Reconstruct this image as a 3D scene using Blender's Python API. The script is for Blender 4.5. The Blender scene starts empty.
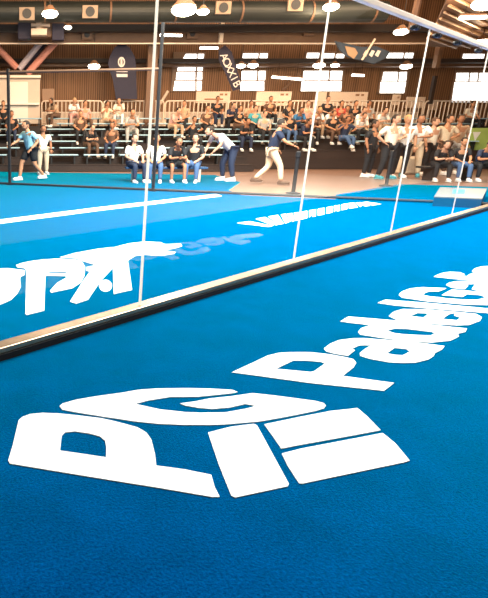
import bpy, bmesh, math, random
from mathutils import Vector, Matrix
from mathutils.geometry import tessellate_polygon
random.seed(7)
C = bpy.context.scene.collection
# ---------------------------------------------------------------- camera geometry
F = 531.0; PX = 40.0; PY = 299.0; HY = 138.0; H = 1.3
PITCH = math.atan((PY - HY) / F)
cp, sp = math.cos(PITCH), math.sin(PITCH)
def ray(u, v):
    x = (u - PX) / F; y = (PY - v) / F
    return x, cp + y * sp, -sp + y * cp
def G(u, v, z=0.0):
    x, fy, fz = ray(u, v); t = (z - H) / fz
    return (x * t, fy * t)
def at(u, v, Y):
    x, fy, fz = ray(u, v); t = Y / fy
    return Vector((x * t, Y, H + fz * t))

# ---------------------------------------------------------------- materials
MATS = {}
def nt(m):
    m.use_nodes = True
    return m.node_tree.nodes, m.node_tree.links
def mat(name, col, rough=0.7, metal=0.0, var=0.0, scale=8.0, emit=0.0, bump=0.0):
    if name in MATS: return MATS[name]
    m = bpy.data.materials.new(name); n, l = nt(m)
    b = n['Principled BSDF']
    b.inputs['Base Color'].default_value = (*col, 1); b.inputs['Roughness'].default_value = rough
    b.inputs['Metallic'].default_value = metal
    tc = n.new('ShaderNodeTexCoord')
    nz = n.new('ShaderNodeTexNoise'); nz.inputs['Scale'].default_value = scale; nz.inputs['Detail'].default_value = 5
    l.new(tc.outputs['Object'], nz.inputs['Vector'])
    if var > 0:
        mx = n.new('ShaderNodeMix'); mx.data_type = 'RGBA'
        mx.inputs[6].default_value = (*[c * (1 - var) for c in col], 1)
        mx.inputs[7].default_value = (*[min(1, c * (1 + var)) for c in col], 1)
        l.new(nz.outputs['Fac'], mx.inputs[0]); l.new(mx.outputs[2], b.inputs['Base Color'])
    if bump > 0:
        bp = n.new('ShaderNodeBump'); bp.inputs['Strength'].default_value = bump; bp.inputs['Distance'].default_value = 0.01
        l.new(nz.outputs['Fac'], bp.inputs['Height']); l.new(bp.outputs['Normal'], b.inputs['Normal'])
    if emit > 0:
        b.inputs['Emission Color'].default_value = (*col, 1); b.inputs['Emission Strength'].default_value = emit
    MATS[name] = m
    return m
def turf_mat():
    m = bpy.data.materials.new('blue_turf'); n, l = nt(m); b = n['Principled BSDF']
    tc = n.new('ShaderNodeTexCoord')
    fine = n.new('ShaderNodeTexNoise'); fine.inputs['Scale'].default_value = 95; fine.inputs['Detail'].default_value = 6; fine.inputs['Roughness'].default_value = .7
    big = n.new('ShaderNodeTexNoise'); big.inputs['Scale'].default_value = 3.5; big.inputs['Detail'].default_value = 8; big.inputs['Roughness'].default_value = .65
    l.new(tc.outputs['Object'], fine.inputs['Vector']); l.new(tc.outputs['Object'], big.inputs['Vector'])
    r1 = n.new('ShaderNodeValToRGB')
    r1.color_ramp.elements[0].position = .3; r1.color_ramp.elements[0].color = (0.0, .006, .09, 1)
    r1.color_ramp.elements[1].position = .72; r1.color_ramp.elements[1].color = (0.0, .082, .35, 1)
    l.new(fine.outputs['Fac'], r1.inputs['Fac'])
    r2 = n.new('ShaderNodeValToRGB')
    r2.color_ramp.elements[0].position = .35; r2.color_ramp.elements[0].color = (.62, .66, .72, 1)
    r2.color_ramp.elements[1].position = .65; r2.color_ramp.elements[1].color = (1, 1, 1, 1)
    l.new(big.outputs['Fac'], r2.inputs['Fac'])
    mx = n.new('ShaderNodeMix'); mx.data_type = 'RGBA'; mx.blend_type = 'MULTIPLY'; mx.inputs[0].default_value = 1
    l.new(r1.outputs['Color'], mx.inputs[6]); l.new(r2.outputs['Color'], mx.inputs[7]); l.new(mx.outputs[2], b.inputs['Base Color'])
    b.inputs['Roughness'].default_value = .9; b.inputs['Specular IOR Level'].default_value = 0.0
    b.inputs['Sheen Weight'].default_value = .64; b.inputs['Sheen Roughness'].default_value = .42
    b.inputs['Sheen Tint'].default_value = (0.0, .9, .85, 1)
    bp = n.new('ShaderNodeBump'); bp.inputs['Strength'].default_value = .7; bp.inputs['Distance'].default_value = .006
    l.new(fine.outputs['Fac'], bp.inputs['Height']); l.new(bp.outputs['Normal'], b.inputs['Normal'])
    return m
def wall_mat():
    m = bpy.data.materials.new('brown_sheet_cladding'); n, l = nt(m); b = n['Principled BSDF']
    tc = n.new('ShaderNodeTexCoord'); mp = n.new('ShaderNodeMapping'); mp.inputs['Scale'].default_value = (1, 1, .06)
    w = n.new('ShaderNodeTexWave'); w.bands_direction = 'X'; w.inputs['Scale'].default_value = 2.6; w.inputs['Distortion'].default_value = .6
    nz = n.new('ShaderNodeTexNoise'); nz.inputs['Scale'].default_value = 3; nz.inputs['Detail'].default_value = 6
    l.new(tc.outputs['Object'], w.inputs['Vector']); l.new(tc.outputs['Object'], mp.inputs['Vector']); l.new(mp.outputs['Vector'], nz.inputs['Vector'])
    r = n.new('ShaderNodeValToRGB'); r.color_ramp.elements[0].color = (.06, .024, .009, 1); r.color_ramp.elements[1].color = (.32, .15, .065, 1)
    r.color_ramp.elements[0].position = .2; r.color_ramp.elements[1].position = .8
    mth = n.new('ShaderNodeMath'); mth.operation = 'MULTIPLY_ADD'; mth.inputs[1].default_value = .45
    l.new(w.outputs['Fac'], mth.inputs[0]); 
    m2 = n.new('ShaderNodeMath'); m2.operation = 'MULTIPLY'; m2.inputs[1].default_value = .7
    l.new(nz.outputs['Fac'], m2.inputs[0]); l.new(m2.outputs[0], mth.inputs[2])
    l.new(mth.outputs[0], r.inputs['Fac']); l.new(r.outputs['Color'], b.inputs['Base Color'])
    b.inputs['Roughness'].default_value = .7
    return m
def glass_mat():
    m = bpy.data.materials.new('clear_glass'); n, l = nt(m); n.remove(n['Principled BSDF'])
    out = n['Material Output']; tr = n.new('ShaderNodeBsdfTransparent'); tr.inputs['Color'].default_value = (.985, .995, .99, 1)
    gl = n.new('ShaderNodeBsdfGlossy'); gl.inputs['Roughness'].default_value = .01
    fr = n.new('ShaderNodeFresnel'); fr.inputs['IOR'].default_value = 1.35
    mx = n.new('ShaderNodeMixShader'); ge = n.new('ShaderNodeNewGeometry'); sb = n.new('ShaderNodeMath'); sb.operation = 'SUBTRACT'; sb.inputs[0].default_value = 1; l.new(ge.outputs['Backfacing'], sb.inputs[1])
    ml = n.new('ShaderNodeMath'); ml.operation = 'MULTIPLY'; l.new(fr.outputs[0], ml.inputs[0]); l.new(sb.outputs[0], ml.inputs[1]); l.new(ml.outputs[0], mx.inputs[0]); l.new(tr.outputs[0], mx.inputs[1]); l.new(gl.outputs[0], mx.inputs[2])
    l.new(mx.outputs[0], out.inputs['Surface'])
    return m
def seal_mat():
    m = bpy.data.materials.new('glass_edge_seal'); n, l = nt(m); b = n['Principled BSDF']
    b.inputs['Base Color'].default_value = (1, .88, .76, 1); b.inputs['Roughness'].default_value = .8; b.inputs['Specular IOR Level'].default_value = .1
    tl = n.new('ShaderNodeBsdfTranslucent'); tl.inputs['Color'].default_value = (1, .9, .8, 1)
    ms = n.new('ShaderNodeMixShader'); ms.inputs[0].default_value = .55; l.new(b.outputs[0], ms.inputs[1]); l.new(tl.outputs[0], ms.inputs[2])
    tr = n.new('ShaderNodeBsdfTransparent'); m2 = n.new('ShaderNodeMixShader'); m2.inputs[0].default_value = .35; l.new(ms.outputs[0], m2.inputs[1]); l.new(tr.outputs[0], m2.inputs[2])
    l.new(m2.outputs[0], n['Material Output'].inputs['Surface'])
    return m
TURF = turf_mat(); WALL = wall_mat(); GLASS = glass_mat(); SEAL = seal_mat()
WHITE = mat('white_turf_paint', (.95, .93, .91), .8, var=.04, scale=60, bump=.2)
TAN = mat('hall_floor', (.24, .135, .095), .35, var=.12, scale=1.5)
PALE = mat('pale_concrete', (.75, .72, .68), .6, var=.06, scale=2)
STEEL = mat('brushed_steel', (.5, .33, .22), .32, .75, var=.35, scale=5)
BLACK = mat('black_metal', (.012, .011, .012), .5)
BLACKR = mat('black_rubber_and_shade', (.01, .01, .012), .85)
CREAM = mat('cream_paint', (.68, .52, .4), .5, var=.06, scale=3)
BAR = mat('galvanised_warm', (.8, .62, .48), .4, .2)
DARK = mat('dark_beam', (.02, .012, .009), .8)
BROWN = mat('brown_steel', (.17, .085, .045), .6, var=.3, scale=2)
DUCT = mat('green_duct', (.016, .018, .013), .5, .1, var=.5, scale=1.2)
TIER = mat('dark_tier', (.025, .013, .01), .7, var=.4, scale=2)
PBLUE = mat('pale_blue_highlight', (.40, .58, .66), .3)  # pale tone paints window light on the seat tops
LAMP = mat('lamp_glow', (1, .88, .7), .5, emit=14)
TUBE = mat('tube_glow', (1, .9, .78), .5, emit=6)
WIN = mat('daylight_window', (1, .99, .97), .5, emit=2.2)
FRAME = mat('window_frame_paint', (.25, .15, .09), .6)
NAVYB = mat('navy_banner', (.018, .014, .035), .7, var=.2)
LIME = mat('lime_banner', (.38, .5, .12), .6, var=.2, scale=3)
RED = mat('pink_beam', (.75, .3, .22), .5, var=.1)
LILAC = mat('lilac_beam', (.55, .45, .48), .5, var=.1)

# ---------------------------------------------------------------- helpers
def tag(o, label, cat, group=None):
    o['label'] = label; o['category'] = cat
    if group: o['group'] = group
    return o
def link(name, me, m, parent=None, loc=None):
    o = bpy.data.objects.new(name, me); C.objects.link(o)
    if m is not None and not me.materials:
        for k in (m if isinstance(m, (list, tuple)) else [m]): me.materials.append(k)
    if parent: o.parent = parent
    if loc is not None: o.location = loc
    return o
def obj(name, bm, m, parent=None, loc=None, smooth=False):
    bmesh.ops.recalc_face_normals(bm, faces=bm.faces)
    me = bpy.data.meshes.new(name); bm.to_mesh(me); bm.free()
    if smooth:
        for p in me.polygons: p.use_smooth = True
    return link(name, me, m, parent, loc)
def struct(name, bm, m, **k):
    o = obj(name, bm, m, **k); o['kind'] = 'structure'; return o
def empty(name, loc, label, cat, group=None, rz=0):
    o = bpy.data.objects.new(name, None); C.objects.link(o); o.location = loc; o.rotation_euler.z = rz; o.empty_display_size = .1
    return tag(o, label, cat, group)
def box(bm, c, s, rz=0, bev=0, mi=0, rot=None):
    M = Matrix.Translation(c) @ (rot if rot is not None else Matrix.Rotation(rz, 4, 'Z'))
    r = bmesh.ops.create_cube(bm, size=1, matrix=M @ Matrix.Diagonal((*s, 1)))
    vs = r['verts']; fs = set(f for v in vs for f in v.link_faces)
    for f in fs: f.material_index = mi
    if bev:
        es = set(e for v in vs for e in v.link_edges)
        bmesh.ops.bevel(bm, geom=list(es), offset=bev, segments=2, affect='EDGES', profile=.5)
    return bm
def tube(bm, a, b, r, r2=None, seg=10, mi=0):
    a = Vector(a); b = Vector(b); d = b - a
    q = d.to_track_quat('Z', 'Y').to_matrix().to_4x4()
    rr = bmesh.ops.create_cone(bm, cap_ends=True, segments=seg, radius1=r, radius2=r if r2 is None else r2, depth=d.length,
                               matrix=Matrix.Translation((a + b) / 2) @ q)
    for v in rr['verts']:
        for f in v.link_faces: f.material_index = mi
    return bm
def path(bm, pts, r, seg=8):
    for a, b in zip(pts, pts[1:]): tube(bm, a, b, r, seg=seg)
    for p in pts[1:-1]:
        bmesh.ops.create_icosphere(bm, subdivisions=1, radius=r, matrix=Matrix.Translation(p))
def ell(bm, c, s, seg=12, mi=0, rot=None):
    M = Matrix.Translation(c) @ (rot if rot is not None else Matrix.Identity(4)) @ Matrix.Diagonal((*s, 1))
    r = bmesh.ops.create_uvsphere(bm, u_segments=seg, v_segments=max(6, seg * 2 // 3), radius=1, matrix=M)
    for v in r['verts']:
        for f in v.link_faces: f.material_index = mi
def slab(bm, loops, z0, z1):
    """flat shape with holes on the ground: loops are lists of (x, y)"""
    L = [[Vector((x, y, 0)) for x, y in lp] for lp in loops]
    flat = [p for lp in L for p in lp]
    top = [bm.verts.new((p.x, p.y, z1)) for p in flat]; bot = [bm.verts.new((p.x, p.y, z0)) for p in flat]
    for t in tessellate_polygon(L):
        try: bm.faces.new([top[i] for i in t]); bm.faces.new([bot[i] for i in reversed(t)])
        except ValueError: pass
    k = 0
    for lp in L:
        n = len(lp)
        for i in range(n):
            j = (i + 1) % n
            try: bm.faces.new([top[k + i], top[k + j], bot[k + j], bot[k + i]])
            except ValueError: pass
        k += n
    return bm
def copy_tree(o, parent=None):
    c = o.copy(); C.objects.link(c)
    if parent: c.parent = parent
    for ch in list(o.children): copy_tree(ch, c)
    return c

# ---------------------------------------------------------------- floors
gA = Vector((*G(0, 357), 0)); gB = Vector((*G(488, 209), 0)); gd = (gB - gA).normalized(); gn = Vector((-gd.y, gd.x, 0))
sA = Vector((*G(0, 184.5), 0)); sB = Vector((*G(400, 202), 0)); sd = (sB - sA).normalized()
# corner where the side fence meets the glass wall
def isect(p, d, q, e):
    t = ((q.x - p.x) * e.y - (q.y - p.y) * e.x) / (d.x * e.y - d.y * e.x); return p + d * t
corner = isect(gA, gd, sA, sd)
gs = gA - gd * 7
bm = bmesh.new(); box(bm, (8, 14, -.06), (60, 50, .08)); fl = struct('floor', bm, TAN)
def q2(p): return (p.x, p.y)
bm = bmesh.new(); slab(bm, [[q2(gs), q2(corner), q2(sA - sd * 9), q2(gs + gn * 16)]], -.019, 0); struct('floor', bm, TURF)
near = [q2(gs), q2(gs - gn * 2.95), q2(gB + gd * 6 - gn * 2.95), q2(gB + gd * 6), q2(corner)]
bm = bmesh.new(); slab(bm, [near], -.019, 0); struct('floor', bm, TURF)
gp = gs - gn * 2.96
bm = bmesh.new(); slab(bm, [[q2(gp), q2(gp - gn * 10), q2(gp - gn * 10 + gd * 26), q2(gp + gd * 26)]], -.019, -.004); struct('floor', bm, PALE)
bm = bmesh.new(); slab(bm, [[q2(sA - sd * 9), G(247, 197.2), G(228, 190), G(240, 182), G(215, 175), G(130, 173.5), G(-60, 171), G(-300, 172)]], -.019, -.001); struct('floor', bm, TURF)
bm = bmesh.new(); slab(bm, [[G(336, 200.5), G(336, 194.5), G(400, 184), G(488, 187), G(560, 190), q2(gB + gd * 6), q2(corner)]], -.019, -.001); struct('floor', bm, TURF)

# ---------------------------------------------------------------- markings
def marking(parent, name, loops, z=.004):
    bm = bmesh.new(); slab(bm, [[G(u, v) for u, v in lp] for lp in loops], -.002, z)
    bm.transform(Matrix.Translation(-parent.location))
    return obj(name, bm, WHITE, parent)
def mk(name, u, v, label, cat='floor marking', group=None): return empty(name, (*G(u, v), 0), label, cat, group)
L1 = mk('turf_logo', 200, 440, 'large white angular emblem of two letters and three blocks painted on the near turf')
marking(L1, 'letter', [[(18.7,420.7),(22.5,417.5),(30,414.7),(42.5,413.5),(60,414.2),(75,415.7),(100,418.7),(112,421.2),(125,424.5),(137.5,428),(146.2,433),(151.2,440),(155,455),(156.2,466.2),(185,470.2),(211.2,475.5),(214.5,487.5),(219.5,497.5),(212.5,497.7),(160,488.7),(110,480.7),(75,475),(10,464.2),(8.2,461),(13,445)],
  [(61.7,436.2),(65,433),(75,432),(90,434.2),(100,437),(105,441.2),(106.2,447.5),(106,458),(60,451.2)]])
marking(L1, 'letter', [[(237.5,392.5),(232,390.4),(210,389.2),(185,388.7),(155,389.2),(137.5,390.5),(122,393.3),(95,397),(75,400.5),(62.5,404.2),(59.5,406.7),(62.5,410.2),(75,412.7),(100,416.7),(122,420),(135,422),(160,424.5),(185,425.5),(210,425.5),(225,425),(260,422),(282.5,418),(300,414.6),(315,411.5),(323.7,408.9),(325.7,406),(323.7,403.7),(315,401.5),(300,399.5),(275,396.2),(252.5,393.7),(232,396.7),(210,399),(195,402),(180,404),(185,406),(197.5,408.2),(212.5,409.5),(230,408),(245,404.5),(256.2,406.5),(245,409.5),(225,413),(200,413.3),(185,412.7),(160,410),(135,404.5),(147.5,401.2),(170,397.5),(197.5,397.3),(232,393.8)]])
for lp in ([(208,433.2),(230,427.5),(253.7,424.5),(257,426),(288.7,484.5),(287.5,487),(235,498.2),(231.2,496.2),(218.7,465)],
           [(264.2,425),(300,417.5),(330,411.7),(357.5,408.7),(366.2,416.2),(380.5,430.7),(362.5,434.2),(300,445.5),(281.2,449.2),(275,440)],
           [(281.7,454.2),(300,449.5),(382.5,433.7),(395,443.7),(409.5,461.2),(403.7,463),(302.5,484.2),(299,484),(287.5,466.2)]):
    marking(L1, 'block', [lp])
L2 = mk('turf_lettering', 400, 330, 'large white rounded lettering running along the near turf towards the court corner')
marking(L2, 'letter', [[(231.8,372.8),(252.7,363.2),(267.4,356.2),(278.5,353.4),(289.6,352.7),(310,352.7),(330.3,354.9),(343.2,357.3),(353.4,359.7),(356.1,363.2),(353.4,367.8),(342.3,376.5),(394,383.5),(383.8,391.3),(310,383.5),(243.5,374.3)],
  [(275.7,369.3),(293.3,361),(304.3,361),(321,362.3),(324.8,364.1),(313.7,372),(310,372.5)]])
marking(L2, 'letter', [[(323.9,348.9),(329.8,344.3),(339,340.6),(351.9,338.9),(363,338.6),(395,341),(426.4,344.1),(444.4,346.5),(442,349.8),(434.7,353.5),(433.7,356.3),(428.2,360),(415.3,363.1),(402.4,363.4),(388.8,362.7),(370.4,359.4),(360.2,356.3),(359.8,353.5),(364.8,349.4),(371.3,345.6),(359.3,345.8),(351.9,348.9),(354.7,350.7),(347.8,356.3),(333.5,353.9),(326,351.7)],
  [(386.6,353.9),(394.3,348.3),(406,349.4),(409.8,352),(402.4,355.9),(395,355.4)]])
marking(L2, 'letter', [[(340.3,321.8),(348.2,317),(395,320.9),(431.9,325.3),(467,329),(465,332.3),(457.7,334.1),(458.7,336.9),(450.3,341),(431.9,342.9),(413.4,342.2),(395,340.1),(377.7,337.8),(360.2,335),(358,332.3),(361.1,328.6),(370.4,325.5),(351.9,323.4)],
  [(386.6,331),(394.3,329),(406,329.2),(431.9,332.3),(434.7,334.1),(430,336),(406,335),(395,333.8)]])
marking(L2, 'letter', [[(388.8,316.4),(392.5,312.9),(395,311.7),(402.4,309.6),(422.7,309.6),(455.9,312.3),(476.2,314.4),(481.7,317.5),(479.9,321.2),(468.8,325.3),(455.9,325.8),(428.2,324),(396.2,320.1)],
  [(410.1,316.4),(417.1,313.3),(428.2,313.8),(423.6,318.1)], [(442,319.4),(449,314.5),(455,313.3),(454,316),(460.5,317.9),(456.8,320.7)]])
marking(L2, 'letter', [[(377.6,303.3),(385.4,300.1),(428,303.4),(488,308.9),(512,311.5),(506,315.4),(485,313.2),(428,308.8),(395,305.8)]])
marking(L2, 'letter', [[(398.7,295.2),(402,291.7),(410.6,288.8),(421.7,287.6),(446.4,288.6),(439,291.7),(428,292),(425.3,293.2),(422.3,295),(427.8,296.5),(446.4,298.7),(462.4,299.9),(477.2,300.2),(485.8,297.8),(480.9,295.6),(467.4,294.4),(462.4,297.2),(441.5,295.4),(451.4,290),(463.7,290.7),(488,293.2),(497,296.5),(498,301),(488,305.5),(465,304.8),(428,301.7),(402,298)]])
marking(L2, 'letter', [[(445.8,285.1),(449,283),(456.3,281.6),(469.8,281.2),(488,281.8),(506,284),(506,289),(488,292.4),(477.2,290.9),(471.7,289.4),(473.5,286.7),(475.3,284.3),(465.5,284.5),(468,286),(464.9,289.4),(452.6,288.3)]])
marking(L2, 'letter', [[(433.9,277.1),(437.8,274.9),(441.5,273.5),(450.1,272.2),(460,272.8),(464.3,274.4),(463,276.2),(488,278.9),(506,280),(503,281.8),(488,281.2),(477.2,280.6),(462.4,280.0),(446.4,278.4)]])
marking(L2, 'letter', [[(467,276.2),(469.8,274.4),(474.7,273.5),(471.9,271.6),(474.7,268.8),(480.9,266.9),(488,266.5),(502,268),(507,273),(500,278.4),(488,278.3)]])
L3 = mk('turf_lettering', 80, 275, 'white lettering with a dot and a drawn-in glass reflection painted on the court turf behind the glass')
marking(L3, 'letter', [[(0,268.8),(8,268.6),(25,270.5),(24.6,275),(20.4,277),(20,280),(20.8,286.9),(17.4,293.6),(10.7,300.3),(0,305),(-12,309),(-18,300),(-17,270)]])
marking(L3, 'letter', [[(16,265.4),(21.4,263.4),(33.5,261),(45.5,259.7),(58,258.9),(74.6,259.7),(82,262),(85,267),(84.4,275.7),(80.8,283),(72,288.6),(51.2,293),(50,291),(57.4,283),(66,278.2),(66,276.4),(45.5,275.8),(44.2,311),(26.8,315.3),(25.4,314.3),(26.4,272),(25.4,268.8),(17.4,267.5)],
  [(46,272.6),(50,271.6),(67,272.3),(67,273.6),(50,273.3)]])
marking(L3, 'letter', [[(60,257.6),(74.6,253.5),(99,249),(114.8,247.5),(120.3,246),(129.5,243.7),(144.3,242),(160.9,242.7),(164.6,244.6),(181,244.2),(182,246.4),(173.8,248.8),(162.7,250.6),(175.6,252.3),(173.8,254),(160.9,256.2),(144.3,255),(135,256.2),(127.7,260.8),(132,290.2),(113.8,294.4),(112.9,268.2),(100,282),(88,300),(76,304),(70,302),(84.4,279.4),(90,272),(86,270.5),(86.3,267.6),(96,265.5),(83.5,261.5),(75,258.6)]], z=.005)  # flat upper scroll draws a glass reflection as white marking
marking(L3, 'dot', [[(105.5 + 6.4 * math.cos(a * math.pi / 10), 286 + 5.9 * math.sin(a * math.pi / 10)) for a in range(20)]])
L4 = mk('turf_lettering', 310, 212, 'small white slanted lettering far across the court turf near the side fence')
tp = [(243,221),(281,214.7),(300.5,212.2),(326.6,207.6),(349,203.2),(369,201.9)]
bt = [(268,227),(285,223.4),(300.5,219.6),(326.6,213.8),(349,208.6),(384,203.8)]
def along(P, t):
    k = min(int(t * (len(P) - 1)), len(P) - 2); f = t * (len(P) - 1) - k
    return (P[k][0] * (1 - f) + P[k + 1][0] * f, P[k][1] * (1 - f) + P[k + 1][1] * f)
N = 15
for i in range(N):
    t0 = i / N; t1 = (i + .76) / N
    a, b, c, d = along(tp, t0), along(tp, t1), along(bt, t1), along(bt, t0)
    def mixp(p, q, f): return (p[0] * (1 - f) + q[0] * f, p[1] * (1 - f) + q[1] * f)
    if i == 0: a = (237, 223.2); b = (250, 221.6)
    outer = [a, b, c, d]
    if i % 3 == 1: outer = [a, b, c, mixp(c, d, .5), mixp(mixp(c, d, .5), mixp(a, b, .5), .4), d]
    marking(L4, 'letter', [outer])
# service line
bm = bmesh.new(); slab(bm, [[G(-40, 224.6), G(0, 219.8), G(100, 207.2), G(216, 194.2), G(222, 196.2), G(100, 210.6), G(0, 223.8), G(-40, 229)]], -.002, .003)
tag(obj('court_line', bm, WHITE), 'long straight white line across the court turf behind the glass', 'court line')

# ---------------------------------------------------------------- glass wall
gang = math.atan2(gd.y, gd.x)
def gpt(s, off=0, z=0): p = gA + gd * s + gn * off; return Vector((p.x, p.y, z))
def gs_of(u, v):                      # station along the glass wall for a pixel column
    p = Vector((*G(u, v), 0)); return (p - gA).dot(gd)
def gz(u, v):                         # height where a sight line meets the glass plane
    x, fy, fz = ray(u, v); dv = Vector((x, fy, fz)); t = (gA.dot(gn)) / dv.dot(gn); return H + dv.z * t, (dv * t - gA).dot(gd)
HT = gz(440, 32)[0]
s_end = (corner - gA).dot(gd)
s1 = gs_of(137, 314); s2 = gs_of(296, 269); s3 = gz(420, 80)[1]; s4 = min(gz(486, 62)[1], s_end - .1)
print('GLASS', HT, s1, s2, s3, s4, s_end)
wallg = empty('glass_wall', gpt(s1), 'tall clear glass court wall standing in a bronze steel floor rail', 'glass wall', rz=gang)
Mi = (Matrix.Translation(gpt(s1)) @ Matrix.Rotation(gang, 4, 'Z')).inverted()
def gl_local(s, off, z): return Vector((s - s1, off, z))
st = [-4.2, s1 - (s2 - s1), s1, s2, s3, s4]
st = [s1 - 2 * (s2 - s1), s1 - (s2 - s1), s1, s2, s3, s4]
for a, b in zip(st, st[1:]):
    bm = bmesh.new(); box(bm, gl_local((a + b) / 2, 0, (HT + .055) / 2), (b - a - .012, .01, HT - .055)); obj('glass_panel', bm, GLASS, wallg)
for a in st[1:]:
    bm = bmesh.new(); box(bm, gl_local(a, 0, (HT + .055) / 2), (.015, .014, HT - .06)); obj('panel_joint', bm, SEAL, wallg)
bm = bmesh.new(); box(bm, gl_local((st[0] + s_end) / 2, -.0, .021), (s_end - st[0], .12, .042)); obj('shadow_strip', bm, BLACKR, wallg)  # black strip draws the shadow lip below the rail
bm = bmesh.new(); box(bm, gl_local((st[0] + s_end) / 2, .008, .06), (s_end - st[0], .11, .036), bev=.006); obj('floor_rail', bm, STEEL, wallg)
bm = bmesh.new(); box(bm, gl_local((st[0] + s_end) / 2, 0, HT + .03), (s_end - st[0], .06, .055), bev=.008); obj('top_rail', bm, mat('pale_top_rail', (.85, .7, .58), .4, .1), wallg)
for s in (gz(437, 38)[1], gz(457, 46)[1], gz(478, 53)[1], gz(415, 29)[1]):
    bm = bmesh.new(); box(bm, gl_local(s, 0, HT - .05), (.13, .05, .045), bev=.01); tube(bm, gl_local(s - .03, -.04, HT - .05), gl_local(s - .03, .04, HT - .05), .02); tube(bm, gl_local(s + .03, -.04, HT - .05), gl_local(s + .03, .04, HT - .05), .02)
    obj('clamp', bm, BLACK, wallg)

# ---------------------------------------------------------------- side fence
def sline(u, v): return Vector((*G(u, v), 0))
def on_side(u):
    x, fy, _ = ray(u, 190)
    return isect(Vector((0, 0, 0)), Vector((x, fy, 0)), sA, sd)
fence = empty('court_side_fence', on_side(10), 'black framed side fence of the court with a low floor rail', 'fence')
fl0 = Vector(fence.location)
bm = bmesh.new(); a = sA - sd * 2.5; tube(bm, a - fl0 + Vector((0, 0, .04)), corner - fl0 + Vector((0, 0, .04)) - sd * .12, .03, seg=8); obj('floor_rail', bm, BLACK, fence)
def toph(u, v, p): return at(u, v, p.y).z
p10, p152, pc = on_side(10), on_side(153), corner - sd * .12
for p, h in ((p10, toph(10, 69, p10)), (p152, toph(153, 69, p152) + 1.0), (pc, 3.0)):
    bm = bmesh.new(); box(bm, p - fl0 + Vector((0, 0, h / 2)), (.07, .07, h), rz=math.atan2(sd.y, sd.x), bev=.006); box(bm, p - fl0 + Vector((0, 0, .007)), (.16, .16, .012), rz=math.atan2(sd.y, sd.x)); obj('post', bm, BLACK, fence)
a = p10 - sd * 2.4; h = toph(10, 69, p10)
bm = bmesh.new(); tube(bm, a - fl0 + Vector((0, 0, h)), p152 - fl0 + Vector((0, 0, toph(153, 69, p152))), .035, seg=8); obj('top_rail', bm, BROWN, fence)

# belt posts
def stanchion(u, v, hgt, label):
    x, y = G(u, v)
    t = empty('barrier_post', (x, y, 0), label, 'barrier post', 'black belt barrier posts')
    bm = bmesh.new(); tube(bm, (0, 0, 0.001), (0, 0, .02), .17, seg=20); tube(bm, (0, 0, .02), (0, 0, .045), .15, .05, seg=20); obj('base', bm, BLACKR, t)
    bm = bmesh.new(); tube(bm, (0, 0, .04), (0, 0, hgt - .12), .045, seg=14); obj('pole', bm, BLACK, t)
    bm = bmesh.new(); tube(bm, (0, 0, hgt - .12), (0, 0, hgt), .06, seg=14); tube(bm, (0, 0, hgt), (0, 0, hgt + .02), .06, .03, seg=14); obj('belt_head', bm, BLACK, t)
    return t
stanchion(293, 193.5, .98, 'black barrier post standing on the pale floor just past the side fence')
stanchion(386, 186, .95, 'black barrier post in front of the people in dark trousers')

# ---------------------------------------------------------------- hall shell
YB = 31.0
bm = bmesh.new(); box(bm, (8, YB + .1, 4.2), (60, .2, 8.6)); struct('wall_back', bm, WALL)
bm = bmesh.new(); box(bm, (8, 23.6, 8.65), (60, 15, .12)); struct('ceiling', bm, mat('dark_roof', (.07, .04, .025), .8, var=.3, scale=1))
def px_box(bm, u0, v0, u1, v1, Y, th, mi=0, bev=0):
    vm = (v0 + v1) / 2; a = at(u0, vm, Y); b = at(u1, vm, Y); a.z = at(u0, v0, Y).z; b.z = at(u1, v1, Y).z; c = (a + b) / 2
    box(bm, (c.x, Y, c.z), (abs(b.x - a.x), th, abs(a.z - b.z)), mi=mi, bev=bev)
def win(name, us, vs, panes, Y=YB - .06, top=None):
    """panes: list of (u0,v0,u1,v1) ; frame slab behind"""
    bm = bmesh.new()
    px_box(bm, us[0], vs[0], us[1], vs[1], Y, .08)
    f = struct(name, bm, FRAME)
    for p in panes:
        bm = bmesh.new()
        if len(p) == 4: px_box(bm, *p, Y - .06, .02)
        else:
            vv = [at(p[i], p[i + 1], Y - .06) for i in range(0, 8, 2)]
            a = [bm.verts.new(x) for x in vv]; b = [bm.verts.new(x + Vector((0, .02, 0))) for x in vv]
            bm.faces.new(a); bm.faces.new(b[::-1])
            for i in range(4): bm.faces.new([a[i], a[(i + 1) % 4], b[(i + 1) % 4], b[i]])
        o = obj('pane', bm, WIN, f)
win('window_1', (172, 204), (52, 91.5), [(186,54,196.5,54,196.5,62,181,62), (179,63.5,196,63.5,195.5,70.5,177.5,70.5), (177,72,195,72,195,79.5,176,79.5), (175,81,195,81,195,90.5,173.5,90.5), (198,54,204,54,203,62,198,62),(198,63.5,203,63.5,202.5,70.5,197.5,70.5),(197.5,72,202,72,202,79.5,197,79.5),(197,81,201.5,81,201,90.5,197,90.5)])
win('window_2', (241, 266), (69.5, 91.5), [(242,71,257,71,256.5,80,241.5,80),(259,71,265.5,71,265,80,258.5,80),(241,81.5,264,81.5,264,90.5,240.5,90.5)])
win('window_3', (301, 343), (69.5, 91.5), [(304,71,319,71,318,80,303,80),(321,71,329,71,328,80,320,80),(331,71,342.5,71,341.5,80,330,80),(302,81.5,341.5,81.5,341,91,301,91)])
win('window_4', (379, 408), (70.5, 94), [(384,72,398,72,397,81,382,81),(400,72,407,72,406,81,399,81),(381,82,406,82,404,93,380,93)])
win('window_5', (452, 500), (70, 103), [(457,73,469,73,468,81,456,81),(471,73,478,73,477,81,470,81),(480,73,500,73,500,81,479,81),(455,82,500,82,500,102,452,102)])
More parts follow.
